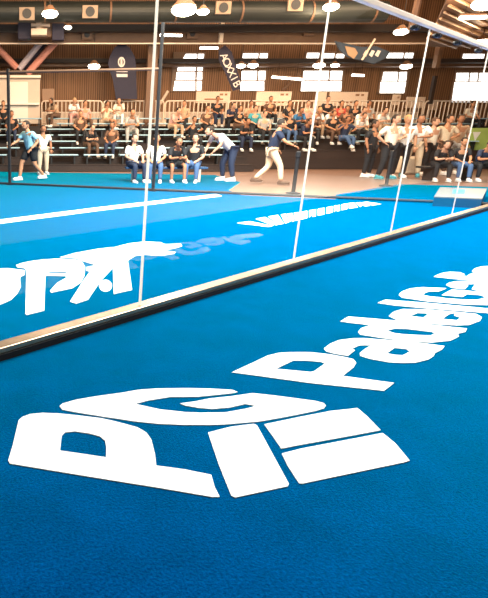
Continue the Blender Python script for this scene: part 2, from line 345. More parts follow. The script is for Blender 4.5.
win('window_6', (242, 268), (51.5, 59), [(243,53.5,258,58), (260,53.5,267.5,58)]); win('window_7', (305, 345), (51.5, 59), [(307,53,319,58), (322,53.5,334,58), (336,54,344,58)])
win('window_8', (386, 414), (51, 59), [(387,53,403,58), (405,53,413,58)]); win('window_9', (461, 485), (53, 60), [(463,54,484,59)])
# beams, duct
bm = bmesh.new(); px_box(bm, -80, 59, 560, 67, YB - .5, .5); struct('trim_1', bm, BROWN)
bm = bmesh.new(); px_box(bm, -80, 59, 560, 63, YB - 1.1, .3); struct('trim_2', bm, DARK)
bm = bmesh.new(); px_box(bm, -80, 25, 560, 32, 27.5, .4); struct('trim_3', bm, DARK)
bm = bmesh.new(); px_box(bm, -80, 32, 560, 44, 28.2, .3); struct('trim_4', bm, BROWN)
a = at(-80, 43.5, 27.5); b = at(540, 43.5, 27.5)
bm = bmesh.new(); tube(bm, a, b, .035); tag(obj('ceiling_pipe', bm, BAR), 'thin pale pipe running level under the brown beam', 'pipe')
c0 = at(-80, 12, 26); c1 = at(385, 12, 26); dr = (at(0, 2, 26).z - at(0, 22, 26).z) / 2
duct = empty('ventilation_duct', (c0.x, 26, c0.z), 'large dark green round air duct running across the hall', 'duct')
bm = bmesh.new(); tube(bm, (0, 0, 0), (c1.x - c0.x, 0, 0), dr * 1.05, seg=28); obj('pipe', bm, DUCT, duct, smooth=False)
for u in (-20, 45, 110, 175, 240, 310, 372):
    xx = at(u, 12, 26).x - c0.x
    bm = bmesh.new(); tube(bm, (xx - .04, 0, 0), (xx + .04, 0, 0), dr * 1.12, seg=28); obj('joint_ring', bm, BROWN, duct)
for u, v in ((27, 14), (90, 12), (223, 8), (295, 5)):
    p = at(u, v, 26 - dr * 1.05)
    vt = bmesh.new(); s = .33
    box(vt, (p.x - c0.x, -dr * 1.05 - .02, p.z - c0.z), (s * 2.0, .12, s * 1.5), mi=0); o = obj('vent', vt, mat('tan_vent', (.36, .25, .17), .6), duct)
    vt = bmesh.new(); tube(vt, (p.x - c0.x, -dr * 1.05 - .1, p.z - c0.z), (p.x - c0.x, -dr * 1.05 - .06, p.z - c0.z), .2, seg=16); obj('nozzle', vt, BLACK, o)
for u, v in ((87, 35), (192, 34), (309, 31)):
    t = empty('beam_vent', at(u, v, 27.9), 'small square vent on the brown beam above ' + {87: 'the dark arched banner', 192: 'the tall arched window', 309: 'the thin upper window row'}[u], 'vent', 'vents on the brown beam')
    bm = bmesh.new(); box(bm, (0, 0, 0), (.5, .2, .42)); obj('vent_frame', bm, BROWN, t); bm = bmesh.new(); tube(bm, (0, -.14, 0), (0, -.1, 0), .13, seg=14); obj('nozzle', bm, BLACK, t)
# upright hall columns
for i, (u0, u1, v0, lab) in enumerate(((147, 157, 3, 'brown steel column behind the leftmost bright panel joint'), (219, 223, 22, 'short pale hanger above the tilted lettered banner'), (436, 440, 42, 'thin brown hanger beside the right glass joint'))):
    bm = bmesh.new(); px_box(bm, u0, v0, u1, 126 if i == 0 else (43 if i == 1 else 68), 28.6 - i * .6, .3, bev=.02)
    tag(obj('steel_column', bm, [BROWN, BAR, BROWN][i]), lab, 'column')
bm = bmesh.new(); px_box(bm, 431, 76, 434, 104, 29, .2); tag(obj('steel_column', bm, DARK), 'thin dark upright on the wall above the small pale boards', 'column')
# diagonal braces
for (a, b, m, lab, r) in (((-6, 44), (17, 68), RED, 'pink diagonal brace falling to the right at the far left', .16), ((46, 36), (19, 69), LILAC, 'lilac diagonal brace in the middle of the three', .15), ((52, 36), (23, 69), NAVYB, 'dark navy diagonal brace between the lilac and red ones', .12), ((61, 36), (27, 74), RED, 'red diagonal brace rising to the right above the kiosk', .17)):
    Yq = 29 if m is not NAVYB else 29.5
    bm = bmesh.new(); tube(bm, at(*a, Yq), at(*b, Yq), r, seg=8); tag(obj('roof_brace', bm, m), lab, 'brace')
for a, b, lab in (((283, 90), (300, 74), 'dark diagonal brace on the wall left of the third window'), ((160, 104), (168, 91), 'pale diagonal strut below the tall arched window')):
    bm = bmesh.new(); tube(bm, at(*a, 30.3), at(*b, 30.3), .08, seg=8); tag(obj('roof_brace', bm, BROWN if a[0] > 200 else BAR), lab, 'brace')
# sloping corrugated ceiling at the right
bm = bmesh.new()
zc = 5.35
def cpt(u, v): x, y = G(u, v, zc); return (x, y)
import itertools
base = Vector((10.5, 21, 0))
poly = [Vector((11.4, 16.5)), Vector((30, 16.5)), Vector((30, 27)), Vector((17.9, 27))]
slab(bm, [[q2(p) for p in poly]], zc, zc + .1); ce = struct('ceiling', bm, BROWN)
bm = bmesh.new()
for k in range(30):
    p0 = Vector((11.8 + k * .55, 16.8, zc - .05)) if k < 22 else Vector((11.8 + (k - 21) * .55, 16.8 + (k - 21) * .95, zc - .05)); p1 = p0 + Vector((gd.x, gd.y, 0)) * 14
    if p1.y > 26.9: p1 = p0 + (p1 - p0) * ((26.9 - p0.y) / (p1.y - p0.y))
    if p1.x > 30: p1 = p0 + (p1 - p0) * ((30 - p0.x) / (p1.x - p0.x))
    tube(bm, p0, p1, .05, seg=6)
rb = obj('ceiling', bm, mat('ridge_metal', (.6, .38, .22), .4, .4)); rb['kind'] = 'structure'
for u, v0, v1, lab in ((408, -2, 22, 'dark roof beam crossing the corrugated ceiling above the top rail'),):
    bm = bmesh.new(); tube(bm, at(u + 12, -6, 22), at(u + 3, 30, 22), .12, seg=8); tag(obj('roof_beam', bm, BROWN), lab, 'beam')

# ---------------------------------------------------------------- lamps
def disc_lamp(u, v, Y, r, lab, flat=.4):
    p = at(u, v, Y); t = empty('ceiling_lamp', p, lab, 'lamp', 'round hall lamps')
    bm = bmesh.new(); ell(bm, (0, 0, 0), (r, r, r * flat)); obj('bulb', bm, LAMP, t, smooth=True)
    bm = bmesh.new(); tube(bm, (0, 0, r * flat * .6), (0, 0, r * flat * .6 + r * .7), r * .95, r * .3, seg=16); obj('housing', bm, BROWN, t)
    bm = bmesh.new(); tube(bm, (0, 0, r * flat * .6 + r * .7), (0, 0, max((5.32 if u > 450 else 8.58) - p.z, r * 2)), .012, seg=6); obj('hanger', bm, BLACK, t)
for a in ((50, 14, 22, .3, 'bright wide lamp over the cream speaker stack at top left'), (68, 27.5, 26, .17, 'small lamp right of the cream speaker stack'), (94, 66.5, 28, .29, 'low lamp left of the dark arched banner'),
          (184, 10, 20, .42, 'largest glaring lamp beside the left glass joint'), (203, 12, 21, .22, 'smaller glaring lamp touching the largest one'), (241, 66, 28.5, .22, 'lamp directly right of the tilted lettered banner'), (253, 65.5, 28.5, .25, 'lamp above the left half of the second window'),
          (319, 65.5, 28.5, .28, 'lamp above the third window left of the glass joint'), (335, 65.5, 28.5, .2, 'lamp above the third window right of the glass joint'), (331, 7, 25, .32, 'lamp under the duct beside the middle glass joint'),
          (401, 32, 25, .28, 'lamp under the brown beam near the top rail'), (406, 66.5, 28.5, .27, 'lamp above the fourth window'), (486, 4, 17.4, .36, 'bright lamp in the top right corner under the corrugated ceiling'), (482, 42, 22.5, .24, 'lamp under the top rail at the right edge')):
    disc_lamp(*a, flat=.45)
def tube_lamp(a, b, Y, lab):
    A, B = at(*a, Y), at(*b, Y); t = empty('tube_lamp', (A + B) / 2, lab, 'lamp', 'tube lamps')
    c = (A + B) / 2
    bm = bmesh.new(); tube(bm, A - c, B - c, .055, seg=8); obj('tube', bm, TUBE, t)
    bm = bmesh.new(); tube(bm, A - c + Vector((0, .05, .07)), B - c + Vector((0, .05, .07)), .07, seg=6); obj('fixture', bm, BROWN, t)
    for q in (.2, .8):
        h_ = (A - c).lerp(B - c, q); bm = bmesh.new(); tube(bm, h_ + Vector((0, .05, .1)), Vector((h_.x, h_.y + .05, (8.58 if a[0] < 450 else 5.29) - c.z)), .01, seg=5); obj('wire', bm, DARK, t)
tube_lamp((160, 35), (182, 35.5), 27, 'short level tube lamp beside the left glass joint')
tube_lamp((200, 48), (218, 48), 28.5, 'level tube lamp above the tall arched window')
tube_lamp((272, 77), (303, 79.5), 29, 'long tilted tube lamp between the second and third windows')
tube_lamp((352, 75), (364, 75.5), 29, 'dim short tube lamp between the third and fourth windows')
tube_lamp((460, 18), (486, 17), 18.6, 'tube lamp on the corrugated ceiling at top right')

# ---------------------------------------------------------------- banners and boards
ztop0 = 1.85
def outline_panel(bm, pts, Y, th, mi=0):
    vv = [at(u, v, Y) for u, v in pts]; a = [bm.verts.new(x) for x in vv]; b = [bm.verts.new(x + Vector((0, th, 0))) for x in vv]
    f = bm.faces.new(a); g = bm.faces.new(b[::-1]); f.material_index = g.material_index = mi
    for i in range(len(a)):
        s = bm.faces.new([a[i], a[(i + 1) % len(a)], b[(i + 1) % len(a)], b[i]]); s.material_index = mi
PRINT = mat('white_print', (.8, .68, .62), .7)
t = empty('feather_banner', at(122, 100, 28.6), 'tall dark navy banner with a rounded top and a small white emblem', 'banner'); o0 = Vector(t.location)
bm = bmesh.new(); outline_panel(bm, [(108, 64), (110, 56), (114, 48), (119, 44), (125, 44), (130, 48), (135, 57), (136, 66), (137, 99), (116, 99), (113, 80)], 28.6, .05); bm.transform(Matrix.Translation(-o0)); obj('cloth', bm, NAVYB, t)
bm = bmesh.new()
for k in range(14):
    a0, a1 = k / 14 * 2 * math.pi, (k + 1) / 14 * 2 * math.pi
    P_ = [(121.5 + r * math.cos(a) * .9, 62 + r * math.sin(a) * 1.3) for a, r in ((a0, 4), (a1, 4), (a1, 2.6), (a0, 2.6))]
    outline_panel(bm, P_, 28.57, .02)
outline_panel(bm, [(120.6, 59), (122.4, 59), (122.6, 65), (120.4, 65)], 28.57, .02)
outline_panel(bm, [(116, 70), (128, 70), (127.5, 72), (116.5, 72)], 28.57, .02); outline_panel(bm, [(116.5, 74), (127.5, 74), (127.5, 77), (117, 77)], 28.57, .02)
bm.transform(Matrix.Translation(-o0)); obj('emblem', bm, PRINT, t)
bm = bmesh.new(); tube(bm, Vector((at(122, 100, 28.7).x, 28.7, ztop0)) - o0, at(122, 46, 28.7) - o0, .03); obj('pole', bm, BLACK, t)
t = empty('hanging_banner', at(229, 66, 28), 'black tilted banner with pale capital letters running down it', 'banner'); o0 = Vector(t.location)
bm = bmesh.new(); outline_panel(bm, [(219, 50), (225, 45), (232, 52), (234, 60), (241, 82), (240, 89), (233, 91), (226, 74), (219, 60)], 28, .05); bm.transform(Matrix.Translation(-o0)); obj('cloth', bm, NAVYB, t)
def text_mesh(s, size):
    cu = bpy.data.curves.new('t', 'FONT'); cu.body = s; cu.size = size; cu.extrude = .01; cu.align_x = 'CENTER'; cu.align_y = 'CENTER'
    ob = bpy.data.objects.new('t', cu); C.objects.link(ob)
    me = bpy.data.meshes.new_from_object(ob.evaluated_get(bpy.context.evaluated_depsgraph_get())); bpy.data.objects.remove(ob); return me
for k, ch in enumerate('AOXXIB'):
    f = k / 5; p = at(224 + f * 12.5, 57 + f * 27, 27.95) - o0
    o = link('letter', text_mesh(ch, .5), PRINT, t); o.location = p; o.rotation_euler = (math.radians(90), math.radians(62), 0)
t = empty('hanging_flag', at(355, 48, 27), 'dark blue grey draped flag with a tan patch hanging under the beam', 'flag'); o0 = Vector(t.location)
bm = bmesh.new(); outline_panel(bm, [(335, 41), (348, 44), (362, 47), (376, 46), (390, 52), (386, 58), (374, 64), (360, 60), (348, 57), (340, 50)], 27, .08); bm.transform(Matrix.Translation(-o0)); obj('cloth', bm, mat('slate_cloth', (.03, .045, .07), .7, var=.4, scale=4), t)
bm = bmesh.new(); outline_panel(bm, [(345, 46), (355, 48), (358, 53), (354, 59), (348, 55)], 26.97, .02); bm.transform(Matrix.Translation(-o0)); obj('patch', bm, mat('tan_cloth', (.4, .24, .14), .7), t)
bm = bmesh.new()
for q in range(3): outline_panel(bm, [(363 + q * 6, 55), (366 + q * 6, 50), (369 + q * 6, 51), (366 + q * 6, 57)], 26.97, .02)
bm.transform(Matrix.Translation(-o0)); obj('print', bm, PRINT, t)
bm = bmesh.new(); tube(bm, at(362, 60, 26.9) - o0, at(375, 39, 26.9) - o0, .05); obj('pole', bm, BAR, t)
# cream stack at top left
t = empty('speaker_cluster', at(40, 26, 27), 'cream hanging speaker stack with dark navy boxes either side at top left', 'speaker'); o0 = Vector(t.location)
def pb(nm, u0, v0, u1, v1, Y, th, m, bev=.03):
    bm = bmesh.new(); px_box(bm, u0, v0, u1, v1, Y, th, bev=bev); bm.transform(Matrix.Translation(-o0)); return obj(nm, bm, m, t)
pb('cabinet', 18, 19, 31, 40, 27, .5, NAVYB); pb('cabinet', 52, 24, 64, 41, 27, .5, NAVYB); pb('backing', 31, 20, 52, 38, 27.2, .5, BROWN)
for u_, v_ in ((24, 19), (38.7, 13), (58, 24)):
    q_ = at(u_, v_, 27); bm = bmesh.new(); tube(bm, q_ - o0, Vector((q_.x, 27, 8.58)) - o0, .015, seg=6); obj('cable', bm, BLACK, t)
pb('column', 36, 13, 41.5, 32, 26.8, .4, CREAM); pb('horn', 31, 24, 50, 27, 26.7, .3, CREAM); pb('horn', 31, 29, 47, 36, 26.6, .4, CREAM); pb('bracket', 57, 10, 63, 18, 26.8, .3, CREAM)

# tiers (bleacher)
YT0, NR, DR = 22.2, 7, .86
ztop = 1.85; rh = ztop / NR
xl = at(-70, 150, 22).x; xm = at(232, 150, 25).x; xr = at(372, 150, 26).x
bl = empty('grandstand', (xl, YT0, 0), 'dark stepped spectator stand filling the far side of the court', 'grandstand')
tiers = []
for i in range(NR):
    y0 = YT0 + i * DR; z1 = rh * (i + 1)
    x1 = xm if i < 2 else at(560, 150, 28).x
    x0 = xl
    bm = bmesh.new(); box(bm, ((x1 - x0) / 2, y0 + DR / 2 - YT0, z1 / 2), (x1 - x0, DR - .01, z1 - .004)); 
    box(bm, ((x1 - x0) / 2, y0 + .02 - YT0, z1 - .01), (x1 - x0, .06, .03)); obj('tier', bm, TIER, bl)
    tiers.append((y0, z1, x0, x1))
bm = bmesh.new(); box(bm, ((at(560, 150, 28).x - xl) / 2, 7 * DR + 1.0, ztop / 2), (at(560, 150, 28).x - xl, 1.99, ztop)); obj('walkway', bm, TIER, bl)
# benches
bp = None; rows_name = ['lowest', 'second', 'third', 'fourth', 'fifth', 'sixth', 'topmost']
bench_y = {}
for i, (y0, z1, x0, x1) in enumerate(tiers):
    x = x0 + .3 + (i % 2) * .5
    while x < min(x1, at(500, 150, y0).x) - 1.4:
        ln = 1.25
        u = PX + F * x / y0
        if u > -60 and random.random() < (.6 if i < 4 else .9):
            if bp is None:
                bp = empty('bench', (x, y0 + .5, z1), '', 'bench', 'benches on the spectator stand')
                bm = bmesh.new(); box(bm, (ln / 2, 0, .37), (ln, .42, .05), bev=.015); obj('seat_plank', bm, PBLUE, bp)
                bm = bmesh.new(); box(bm, (.15, 0, .178), (.06, .3, .352)); obj('leg', bm, BLACK, bp); bm = bmesh.new(); box(bm, (ln - .15, 0, .178), (.06, .3, .352)); obj('leg', bm, BLACK, bp)
                o = bp
            else: o = copy_tree(bp); o.location = (x, y0 + .5, z1)
            o['label'] = 'plank bench with painted pale blue highlight on the %s tier of the spectator stand' % rows_name[i]
        x += ln + .22

# crowd barriers along the walkway
YR = 29.0
zr1 = at(100, 101, YR).z; zr0 = ztop
joints = [41, 103, 165, 228, 290, 358, 425, 492]
names_b = ['beside the cream kiosk', 'under the dark arched banner', 'under the tall arched window', 'below the lettered banner', 'behind the wide pale board', 'right of the wide pale board', 'at the far right']
p0 = None
for k in range(7):
    xa, xb = at(joints[k], 101, YR).x + .04, at(joints[k + 1], 101, YR).x - .04
    hh = zr1 - zr0; w = xb - xa
    t = empty('crowd_barrier', ((xa + xb) / 2, YR, zr0), 'pale crowd barrier with upright bars ' + names_b[k], 'barrier', 'crowd barriers on the walkway')
    bm = bmesh.new(); r = .12
    path(bm, [(-w / 2, 0, .05), (-w / 2, 0, hh - r), (-w / 2 + .04, 0, hh - .04), (-w / 2 + r, 0, hh), (w / 2 - r, 0, hh), (w / 2 - .04, 0, hh - .04), (w / 2, 0, hh - r), (w / 2, 0, .05)], .035)
    tube(bm, (-w / 2, 0, .2), (w / 2, 0, .2), .025); obj('frame', bm, BAR, t)
    nb = int(w / .2)
    for j in range(1, nb):
        xx = -w / 2 + j * w / nb
        bm = bmesh.new(); tube(bm, (xx, 0, .2), (xx, 0, hh), .028, seg=6); obj('bar', bm, BAR, t)
    for s in (-1, 1):
        bm = bmesh.new(); box(bm, (s * (w / 2 - .2), 0, .03), (.05, .5, .05)); obj('foot', bm, BAR, t)
bm = bmesh.new(); px_box(bm, -70, 96, 41, 99, 30.2, .05)
# pale hoarding behind the barriers
t = empty('advertising_hoarding', (at(180, 120, 30).x, 29.7, ztop), 'long cream hoarding standing behind the crowd barriers', 'hoarding')
W_ = at(415, 120, 29.7).x - at(42, 120, 29.7).x; cx = (at(415, 120, 29.7).x + at(42, 120, 29.7).x) / 2 - t.location.x
bm = bmesh.new(); hb = at(0, 112, 29.7).z - ztop; box(bm, (cx, 0, hb / 2 + .01), (W_, .05, hb)); obj('panel', bm, CREAM, t)
bm = bmesh.new(); box(bm, (cx, -.03, hb - .04), (W_, .03, .06)); obj('edge', bm, BAR, t)
# boards
INK = mat('faded_ink', (.35, .16, .08), .8)
def board(u0, v0, u1, v1, lab, ink=True, Y=30.0):
    t = empty('sign_board', at((u0 + u1) / 2, v1, Y), lab, 'sign', 'pale boards along the back wall'); o0 = Vector(t.location)
    bm = bmesh.new(); px_box(bm, u0, v0, u1, v1, Y, .06, bev=.01); bm.transform(Matrix.Translation(-o0)); obj('panel', bm, mat('board_cream', (.85, .62, .46), .6, var=.05), t)
    if ink:
        bm = bmesh.new(); w = u1 - u0
        px_box(bm, u0 + w * .25, v1 - 4.5, u1 - w * .2, v1 - 3, Y - .035, .008); px_box(bm, u1 - w * .3, v0 + 2, u1 - w * .2, v0 + 4, Y - .035, .008); px_box(bm, u1 - w * .15, v0 + 2, u1 - w * .08, v0 + 4, Y - .035, .008)
        bm.transform(Matrix.Translation(-o0)); obj('print', bm, INK, t)
    bm = bmesh.new(); hz = at(0, v1, Y).z - ztop
    for s in (-1, 1): tube(bm, ((at(u1, v1, Y).x - at(u0, v1, Y).x) * .4 * s, .05, -hz), ((at(u1, v1, Y).x - at(u0, v1, Y).x) * .4 * s, .05, .2), .025, seg=6)
    obj('stand', bm, BAR, t)
board(196, 91.5, 230, 103, 'wide pale board below the tall arched window'); board(256, 91.5, 291, 106, 'wide pale board below the second window')
board(317, 92, 326, 106, 'narrow pale board touching the middle glass joint', False); board(329, 92, 367, 106, 'widest pale board right of the middle glass joint')
board(392, 94.5, 400, 105, 'small pale board below the fourth window'); board(406, 97, 414.5, 108, 'left of two small pale boards under the right glass joint', False); board(416, 97, 424.5, 108, 'right of two small pale boards under the right glass joint', False)
board(429, 100, 438, 110, 'small pale board right of the dark thin upright', False)
# kiosk
t = empty('kiosk', at(15, 126, 29.2), 'cream boxy kiosk behind the stand at the far left', 'kiosk'); o0 = Vector(t.location); t.location.z = ztop; o0.z = ztop
pb('body', -20, 78, 40, 124, 29.4, .8, CREAM, .02); pb('roof_edge', -21, 76, 41, 79, 29.3, 1.0, BAR, .02); pb('counter', -20, 103, 39, 105, 28.9, .3, mat('white_top', (.9, .8, .7), .4), .01)
pb('side_box', 42, 89, 54, 101, 29.5, .4, mat('brown_box', (.3, .17, .1), .6), .02); pb('door', 8, 82, 28, 121, 28.99, .03, mat('cream_door', (.9, .8, .68), .4), 0)

# lime banner and right side furniture
t = empty('lime_banner', (at(455, 160, 24.5).x, 24.5, 0), 'lime green banner with white triangles behind the seated group at the right', 'banner'); o0 = Vector(t.location)
bm = bmesh.new(); px_box(bm, 452, 128, 520, 152, 24.5, .06); bm.transform(Matrix.Translation(-o0)); obj('cloth', bm, LIME, t)
bm = bmesh.new()
for q in range(3): outline_panel(bm, [(455 + q * 9, 132), (463 + q * 9, 132), (457 + q * 9, 141)], 24.45, .01)
bm.transform(Matrix.Translation(-o0)); obj('print', bm, mat('white_vinyl', (.85, .8, .7), .5), t)
bm = bmesh.new()
for u in (454, 485, 518): tube(bm, (at(u, 150, 24.6).x - o0.x, .06, 0), (at(u, 150, 24.6).x - o0.x, .06, at(u, 130, 24.6).z), .03)
obj('frame', bm, BAR, t)
def parasol(u, v, Y, R_, lab):
    top = at(u, v, Y); t = empty('parasol', (top.x, Y, ground_z(Y)), lab, 'parasol', 'white parasols'); zt = top.z - t.location.z
    bm = bmesh.new(); n = 8
    apex = bm.verts.new((0, 0, zt)); r1 = [bm.verts.new((R_ * .6 * math.cos(k * math.pi / 4), R_ * .6 * math.sin(k * math.pi / 4), zt - .13)) for k in range(n)]
    r2 = [bm.verts.new((R_ * math.cos(k * math.pi / 4), R_ * math.sin(k * math.pi / 4), zt - .38)) for k in range(n)]
    for k in range(n): bm.faces.new([apex, r1[k], r1[(k + 1) % n]]); bm.faces.new([r1[k], r2[k], r2[(k + 1) % n], r1[(k + 1) % n]])
    o = obj('canopy', bm, mat('white_canvas', (.88, .78, .68), .7), t); md = o.modifiers.new('s', 'SOLIDIFY'); md.thickness = .015
    bm = bmesh.new(); tube(bm, (0, 0, .02), (0, 0, zt), .025); tube(bm, (0, 0, 0), (0, 0, .03), .2, seg=16); obj('pole', bm, BAR, t)
def ground_z(Y):
    if Y >= YT0 + 7 * DR: return ztop
    if Y < YT0: return 0.0
    return rh * (int((Y - YT0) / DR) + 1)
parasol(365, 116, 27.6, 1.0, 'white parasol spread over the upper stand right of the middle joint')
# white panel in stand
t = empty('sign_board', at(280, 130, 28.3), 'plain white panel standing on the upper tiers behind the man in navy', 'sign'); t.location.z = ztop; o0 = Vector(t.location)
pb('panel', 262, 118, 298, 127, 28.5, .05, mat('white_panel', (.9, .85, .8), .5), .01)
bm = bmesh.new(); [tube(bm, (s * .6, 0.24, 0), (s * .6, .24, .45), .02) for s in (-1, 1)]; obj('stand', bm, BLACK, t)
# low platform by the corner and the long bench
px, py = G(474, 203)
t = empty('low_platform', (px, py + .55, 0), 'low grey topped block with shadow painted blue on its sides just outside the court corner', 'platform')
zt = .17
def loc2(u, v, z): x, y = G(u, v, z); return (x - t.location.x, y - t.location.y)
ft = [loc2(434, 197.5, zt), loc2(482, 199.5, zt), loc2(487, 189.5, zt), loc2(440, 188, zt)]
bm = bmesh.new(); slab(bm, [ft], .0, zt); obj('body', bm, mat('blue_shadow_side', (.0, .06, .14), .5), t)  # dark blue sides paint the shadow below the grey top
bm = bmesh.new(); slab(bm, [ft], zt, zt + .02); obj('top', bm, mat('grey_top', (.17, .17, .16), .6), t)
bm = bmesh.new(); slab(bm, [[loc2(452, 194.5, zt), loc2(464, 195, zt), loc2(465, 190.5, zt), loc2(453, 190, zt)]], zt + .02, zt + .024); obj('panel', bm, mat('blue_shadow_side2', (.0, .2, .4), .5), t)
YBN = 17.2
t = empty('bench', (at(465, 180, YBN).x, YBN, 0), 'long dark bench under the seated group at the right edge', 'bench')
bm = bmesh.new(); box(bm, (0, 0, .42), (3.0, .45, .06), bev=.01); obj('seat_plank', bm, BLACK, t)
for s in (-1, 0, 1): bm = bmesh.new(); box(bm, (s * 1.2, 0, .195), (.08, .4, .39)); obj('leg', bm, BLACK, t)
# white low covered table left of it
t = empty('covered_table', (at(418, 172, 21).x, 21.0, 0), 'low table draped in cream cloth behind the standing group', 'table')
bm = bmesh.new(); box(bm, (0, 0, .3), (1.5, .8, .6), bev=.05)
obj('cloth', bm, mat('cream_cloth', (.85, .7, .52), .8, var=.1, scale=3), t); bm = bmesh.new(); box(bm, (0, 0, .615), (1.3, .6, .03)); obj('top', bm, CREAM, t)

# ---------------------------------------------------------------- people
def skin_mesh(V, E, Rr, root=0, sub=1):
    me = bpy.data.meshes.new('sk'); me.from_pydata([tuple(v) for v in V], E, []); ob = bpy.data.objects.new('sk', me); C.objects.link(ob)
    md = ob.modifiers.new('k', 'SKIN'); md.use_smooth_shade = True; md.branch_smoothing = .4
    for i, d in enumerate(me.skin_vertices[0].data): d.radius = (Rr[i], Rr[i]); d.use_root = (i == root)
    s = ob.modifiers.new('s', 'SUBSURF'); s.levels = sub
    out = bpy.data.meshes.new_from_object(ob.evaluated_get(bpy.context.evaluated_depsgraph_get())); bpy.data.objects.remove(ob)
    return out
POSES = {
 # name: pelvis, chest, neck, head, shoulders(L,R), elbows, hands, hips, knees, ankles
 'stand': dict(pel=(0,0,.93), che=(0,-.01,1.25), nek=(0,0,1.47), hed=(0,-.02,1.62), sh=((-.19,0,1.40),(.19,0,1.40)), el=((-.25,.02,1.13),(.25,.02,1.13)), ha=((-.24,-.06,.88),(.24,-.06,.88)), hp=((-.1,0,.9),(.1,0,.9)), kn=((-.11,-.02,.49),(.11,-.02,.49)), an=((-.12,.02,.08),(.12,.02,.08))),
 'akimbo': dict(pel=(0,0,.93), che=(0,-.01,1.25), nek=(0,0,1.47), hed=(.02,-.03,1.62), sh=((-.19,0,1.40),(.19,0,1.40)), el=((-.36,.03,1.16),(.3,-.1,1.15)), ha=((-.19,-.04,.98),(.02,-.26,1.12)), hp=((-.1,0,.9),(.1,0,.9)), kn=((-.14,-.04,.49),(.13,-.02,.49)), an=((-.19,.02,.08),(.17,.02,.08))),
 'walk': dict(pel=(0,0,.91), che=(0,-.06,1.23), nek=(0,-.1,1.44), hed=(0,-.15,1.59), sh=((-.19,-.06,1.38),(.19,-.1,1.38)), el=((-.25,-.2,1.14),(.25,.02,1.12)), ha=((-.22,-.42,1.03),(.24,-.18,.92)), hp=((-.1,0,.88),(.1,0,.88)), kn=((-.11,-.2,.5),(.11,.02,.47)), an=((-.11,-.26,.08),(.11,.32,.12))),
 'lean': dict(pel=(0,.12,.88), che=(0,-.18,1.13), nek=(0,-.4,1.25), hed=(0,-.52,1.34), sh=((-.19,-.3,1.24),(.19,-.3,1.24)), el=((-.25,-.36,.98),(.25,-.34,.98)), ha=((-.16,-.5,.78),(.16,-.48,.78)), hp=((-.1,.12,.86),(.1,.12,.86)), kn=((-.14,.0,.47),(.14,.06,.47)), an=((-.17,.06,.08),(.17,.12,.08))),
 'sit': dict(pel=(0,0,.52), che=(0,-.02,.83), nek=(0,-.03,1.04), hed=(0,-.06,1.19), sh=((-.18,-.01,.97),(.18,-.01,.97)), el=((-.25,-.1,.7),(.25,-.1,.7)), ha=((-.13,-.36,.62),(.13,-.34,.62)), hp=((-.1,-.03,.5),(.1,-.03,.5)), kn=((-.14,-.44,.5),(.14,-.44,.5)), an=((-.14,-.42,.08),(.14,-.46,.08))),
 'sit_lean': dict(pel=(0,0,.52), che=(0,-.14,.80), nek=(0,-.27,.98), hed=(0,-.36,1.10), sh=((-.18,-.22,.92),(.18,-.22,.92)), el=((-.22,-.36,.66),(.22,-.36,.66)), ha=((-.05,-.56,.7),(.05,-.54,.68)), hp=((-.1,-.03,.5),(.1,-.03,.5)), kn=((-.17,-.44,.5),(.17,-.44,.5)), an=((-.16,-.4,.08),(.17,-.48,.08))),
 'sit_wave': dict(pel=(0,0,.52), che=(.01,0,.83), nek=(.02,0,1.04), hed=(.03,-.04,1.19), sh=((-.17,0,.97),(.2,0,.97)), el=((-.33,-.06,.78),(.34,-.14,.82)), ha=((-.16,-.2,.98),(.12,-.36,.78)), hp=((-.1,-.03,.5),(.1,-.03,.5)), kn=((-.12,-.44,.52),(.16,-.43,.5)), an=((.02,-.56,.2),(.15,-.42,.08))),
}
PC = {}
def V3(p): return Vector(p)
def lerp(a, b, f): return V3(a) * (1 - f) + V3(b) * f
